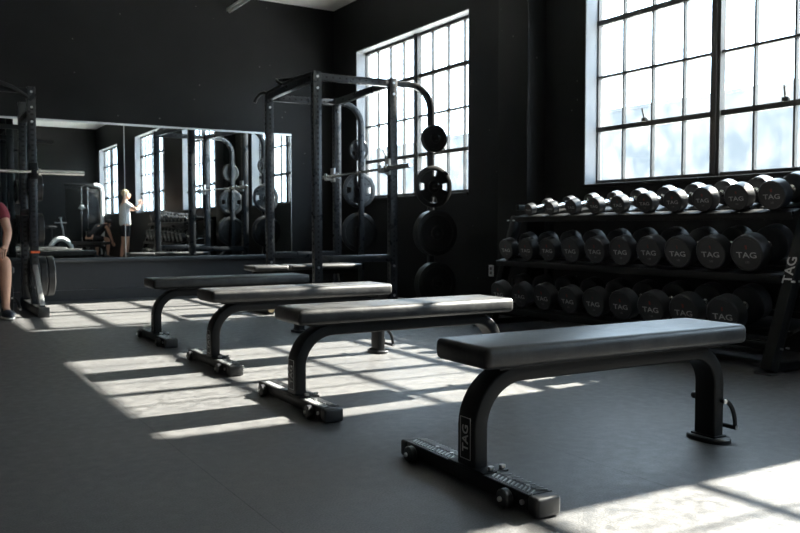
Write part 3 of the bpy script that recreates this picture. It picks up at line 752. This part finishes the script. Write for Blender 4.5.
    merge_into(body, ex, [SKIN, EYEW, HAIRD, LIPS])
    # hair
    hm = MB(); hm.ball(hc+up*.048-lk*.016, .099, 0, (.92, 1.0, .92)); 
    bmh = [v for v in hm.v]
    for i, v in enumerate(hm.v):
        r = v-hc
        if r.dot(lk) > .045 and r.dot(up) < .075: hm.v[i] = hc+r*.72
        elif r.dot(up) < -.0: hm.v[i] = hc+r*.9
    hm.build('hair', hair_mat, t)
    # shirt
    S = {'pel': (tuple(hip-(chest-hip).normalized()*.045), (.168, .150)), 'low': (tuple(hip*.75+chest*.25), (.163, .140)), 'belly': (B['belly'][0], (.160, .136)), 'chest': (B['chest'][0], (.172, .136)), 'nb': (tuple(chest*.25+neckb*.75), .075)}
    sb = [('pel', 'low'), ('low', 'belly'), ('belly', 'chest'), ('chest', 'nb')]
    for s in 'LR':
        sh, el = V['sh'+s], V['el'+s]; S['sh'+s] = (tuple(sh), .068); S['sl'+s] = (tuple(sh*(1-sleeve)+el*sleeve), .058); sb += [('chest', 'sh'+s), ('sh'+s, 'sl'+s)]
    skin_body('shirt', S, sb, shirt, t)
    Q = {'pel': (tuple(hip+Vector((0, 0, .0))), (.135, .122)), 'top': (tuple(hip*.8+chest*.2), (.145, .125))}; qb = [('pel', 'top')]
    for s in 'LR':
        hp, kn = V['hip'+s], V['kn'+s]; Q['h'+s] = (tuple(hp), .102); Q['t'+s] = (tuple((hp+kn)/2), .088); Q['k'+s] = (tuple(hp*.28+kn*.72), .080); qb += [('pel', 'h'+s), ('h'+s, 't'+s), ('t'+s, 'k'+s)]
    skin_body('shorts', Q, qb, shorts, t)
    for s in 'LR':
        an, to = V['an'+s], V['toe'+s]; d = (to-an); d.z = 0; d.normalize()
        base = Vector((an.x, an.y, 0)); ang = math.atan2(d.y, d.x)
        fl = min(an.z, to.z+.05)-.085
        m = MB(); c = base+d*.065; m.ball((c.x, c.y, .045), 1, 0, (.145, .048, .045), (0, 0, ang)); c2 = base-d*.005; m.ball((c2.x, c2.y, .07), 1, 0, (.06, .042, .055), (0, 0, ang))
        sh = m.build('shoe', SHOE, t)
        m = MB(); m.ball((c.x, c.y, .016), 1, 0, (.150, .052, .016), (0, 0, ang)); m.build('sole', SOLE, sh)
    return t
# seated man in the maroon shirt, mostly cut off by the frame
SEAT = dict(hipL=(.10, 0, .545), hipR=(-.10, 0, .545), chest=(0, -.10, .93), neck=(0, -.15, 1.12), head=(0, -.22, 1.25),
            shL=(.19, -.11, 1.05), shR=(-.19, -.11, 1.05), elL=(.235, -.25, .80), elR=(-.235, -.25, .80), wrL=(.19, -.42, .655), wrR=(-.19, -.42, .655), handL=(.165, -.49, .635), handR=(-.165, -.49, .635),
            knL=(.19, -.42, .535), knR=(-.19, -.42, .535), anL=(.19, -.36, .10), anR=(-.19, -.40, .10), toeL=(.215, -.54, .04), toeR=(-.21, -.58, .04))
person('person in a maroon shirt sitting bent forward at the left edge of the frame', SEAT, None, HAIRD, MAROON, BLACKCLOTH, (.645, 8.70, 0), 0, look=(0, -.9, -.35), sleeve=.62)
dup(bench, (.335, 8.74, 0), 0, 'flat bench at the left edge of the frame, under the seated person', 'flat benches in a row')
# people and machines the mirrors show, behind the camera
STAND = dict(hipL=(.09, 0, .90), hipR=(-.09, 0, .90), chest=(0, .01, 1.27), neck=(0, 0, 1.46), head=(0, -.03, 1.60), shL=(.18, 0, 1.40), shR=(-.18, 0, 1.40),
             elL=(.22, -.22, 1.25), elR=(-.22, -.22, 1.25), wrL=(.09, -.34, 1.42), wrR=(-.10, -.36, 1.36), handL=(.03, -.36, 1.48), handR=(-.05, -.40, 1.42),
             knL=(.10, -.02, .49), knR=(-.10, .02, .49), anL=(.10, .02, .09), anR=(-.11, .08, .09), toeL=(.13, -.14, .04), toeR=(-.15, -.08, .04))
person('person in a light grey shirt and black shorts standing, hands raised, in the mirror reflection', STAND, None, HAIRL, GREYSHIRT, BLACKCLOTH, (4.58, .30, 0), PI/2, sleeve=.55)
BEND = dict(hipL=(.10, 0, .55), hipR=(-.10, 0, .55), chest=(0, -.30, .80), neck=(0, -.44, .92), head=(0, -.56, .94), shL=(.18, -.38, .88), shR=(-.18, -.38, .88), elL=(.24, -.45, .62), elR=(-.24, -.45, .62),
            wrL=(.13, -.60, .48), wrR=(-.13, -.60, .48), handL=(.10, -.66, .42), handR=(-.10, -.66, .42), knL=(.22, -.40, .54), knR=(-.22, -.40, .54), anL=(.22, -.36, .10), anR=(-.22, -.36, .10), toeL=(.26, -.54, .04), toeR=(-.26, -.54, .04))
person('dark haired person bending forward on a bench, seen in the left mirror', BEND, None, HAIRD, BLACKCLOTH, BLACKCLOTH, (4.35, -2.6, 0), PI*.35, look=(0, -.6, -.8), sleeve=.25)
dup(bench, (4.35, -2.6, 0), PI*.35+PI, 'flat bench under the bending person, seen only in the mirror', 'flat benches in a row')

# cable machine near the rear wall
cm = thing('cable_machine', 'white and dark cable machine near the rear wall, seen in the left mirror', 'exercise machine', (4.52, -4.45, 0))
MB().tube([(.52, 0, 0), (.52, 0, 1.85), (.50, 0, 1.98), (.42, 0, 2.05), (.30, 0, 2.06)], .055).build('white_post', WHITEP, cm)
MB().bar((-.5, 0, 2.04), (.35, 0, 2.04), .09, .09, bev=.01).box((0, -.12, 1.0), (.9, .04, 1.9), bev=.01).box((0, 0, .04), (1.1, .5, .08), bev=.01).build('frame', STEEL, cm)
for q in (-.05, .12): MB().tube([(q, .05, .1), (q, .05, 2.0)], .014).build('guide_rod', CHROME, cm)
MB().box((-.05, .08, 1.42), (.10, .07, .12), bev=.01).bar((-.15, .1, 1.40), (.05, .1, 1.40), .03, .03).build('carriage', SATIN, cm)
st = MB()
for k in range(14): st.box((.18, 0, .14+k*.045), (.22, .12, .04), bev=.004)
st.build('weight_stack', PLATE, cm)
# white exercise bike
bk = thing('exercise_bike', 'white exercise bike with arched body, seen low in the left mirror', 'exercise bike', (3.85, -4.1, 0))
a_ = [(-.32+.0*i, 0, 0) for i in range(1)]
MB().tube([(.30*math.cos(a), 0, .12+.42*math.sin(a)) for a in [PI*i/14 for i in range(15)]], [.05+.02*math.sin(PI*i/14) for i in range(15)]).build('body_arch', WHITEP, bk)
MB().cyl((.12, -.03, .28), (.12, .03, .28), .19, 0, 32, bev=.01).build('flywheel', PLATE, bk)
MB().tube([(.10, 0, .50), (.06, 0, .80), (.0, 0, 1.12)], .022).tube([(-.15, 0, .98), (.16, 0, .98)], .014).tube([(0, -.2, 1.12), (0, .2, 1.12)], .016).build('handlebar', SATIN, bk)
MB().box((-.24, 0, .86), (.26, .16, .06), bev=.02).cyl((-.22, 0, .5), (-.24, 0, .84), .02).build('saddle', RUBBER, bk)
MB().box((-.32, 0, .04), (.08, .5, .08), bev=.01).box((.34, 0, .04), (.08, .5, .08), bev=.01).bar((-.32, 0, .05), (.34, 0, .05), .06, .06).build('base', STEEL, bk)
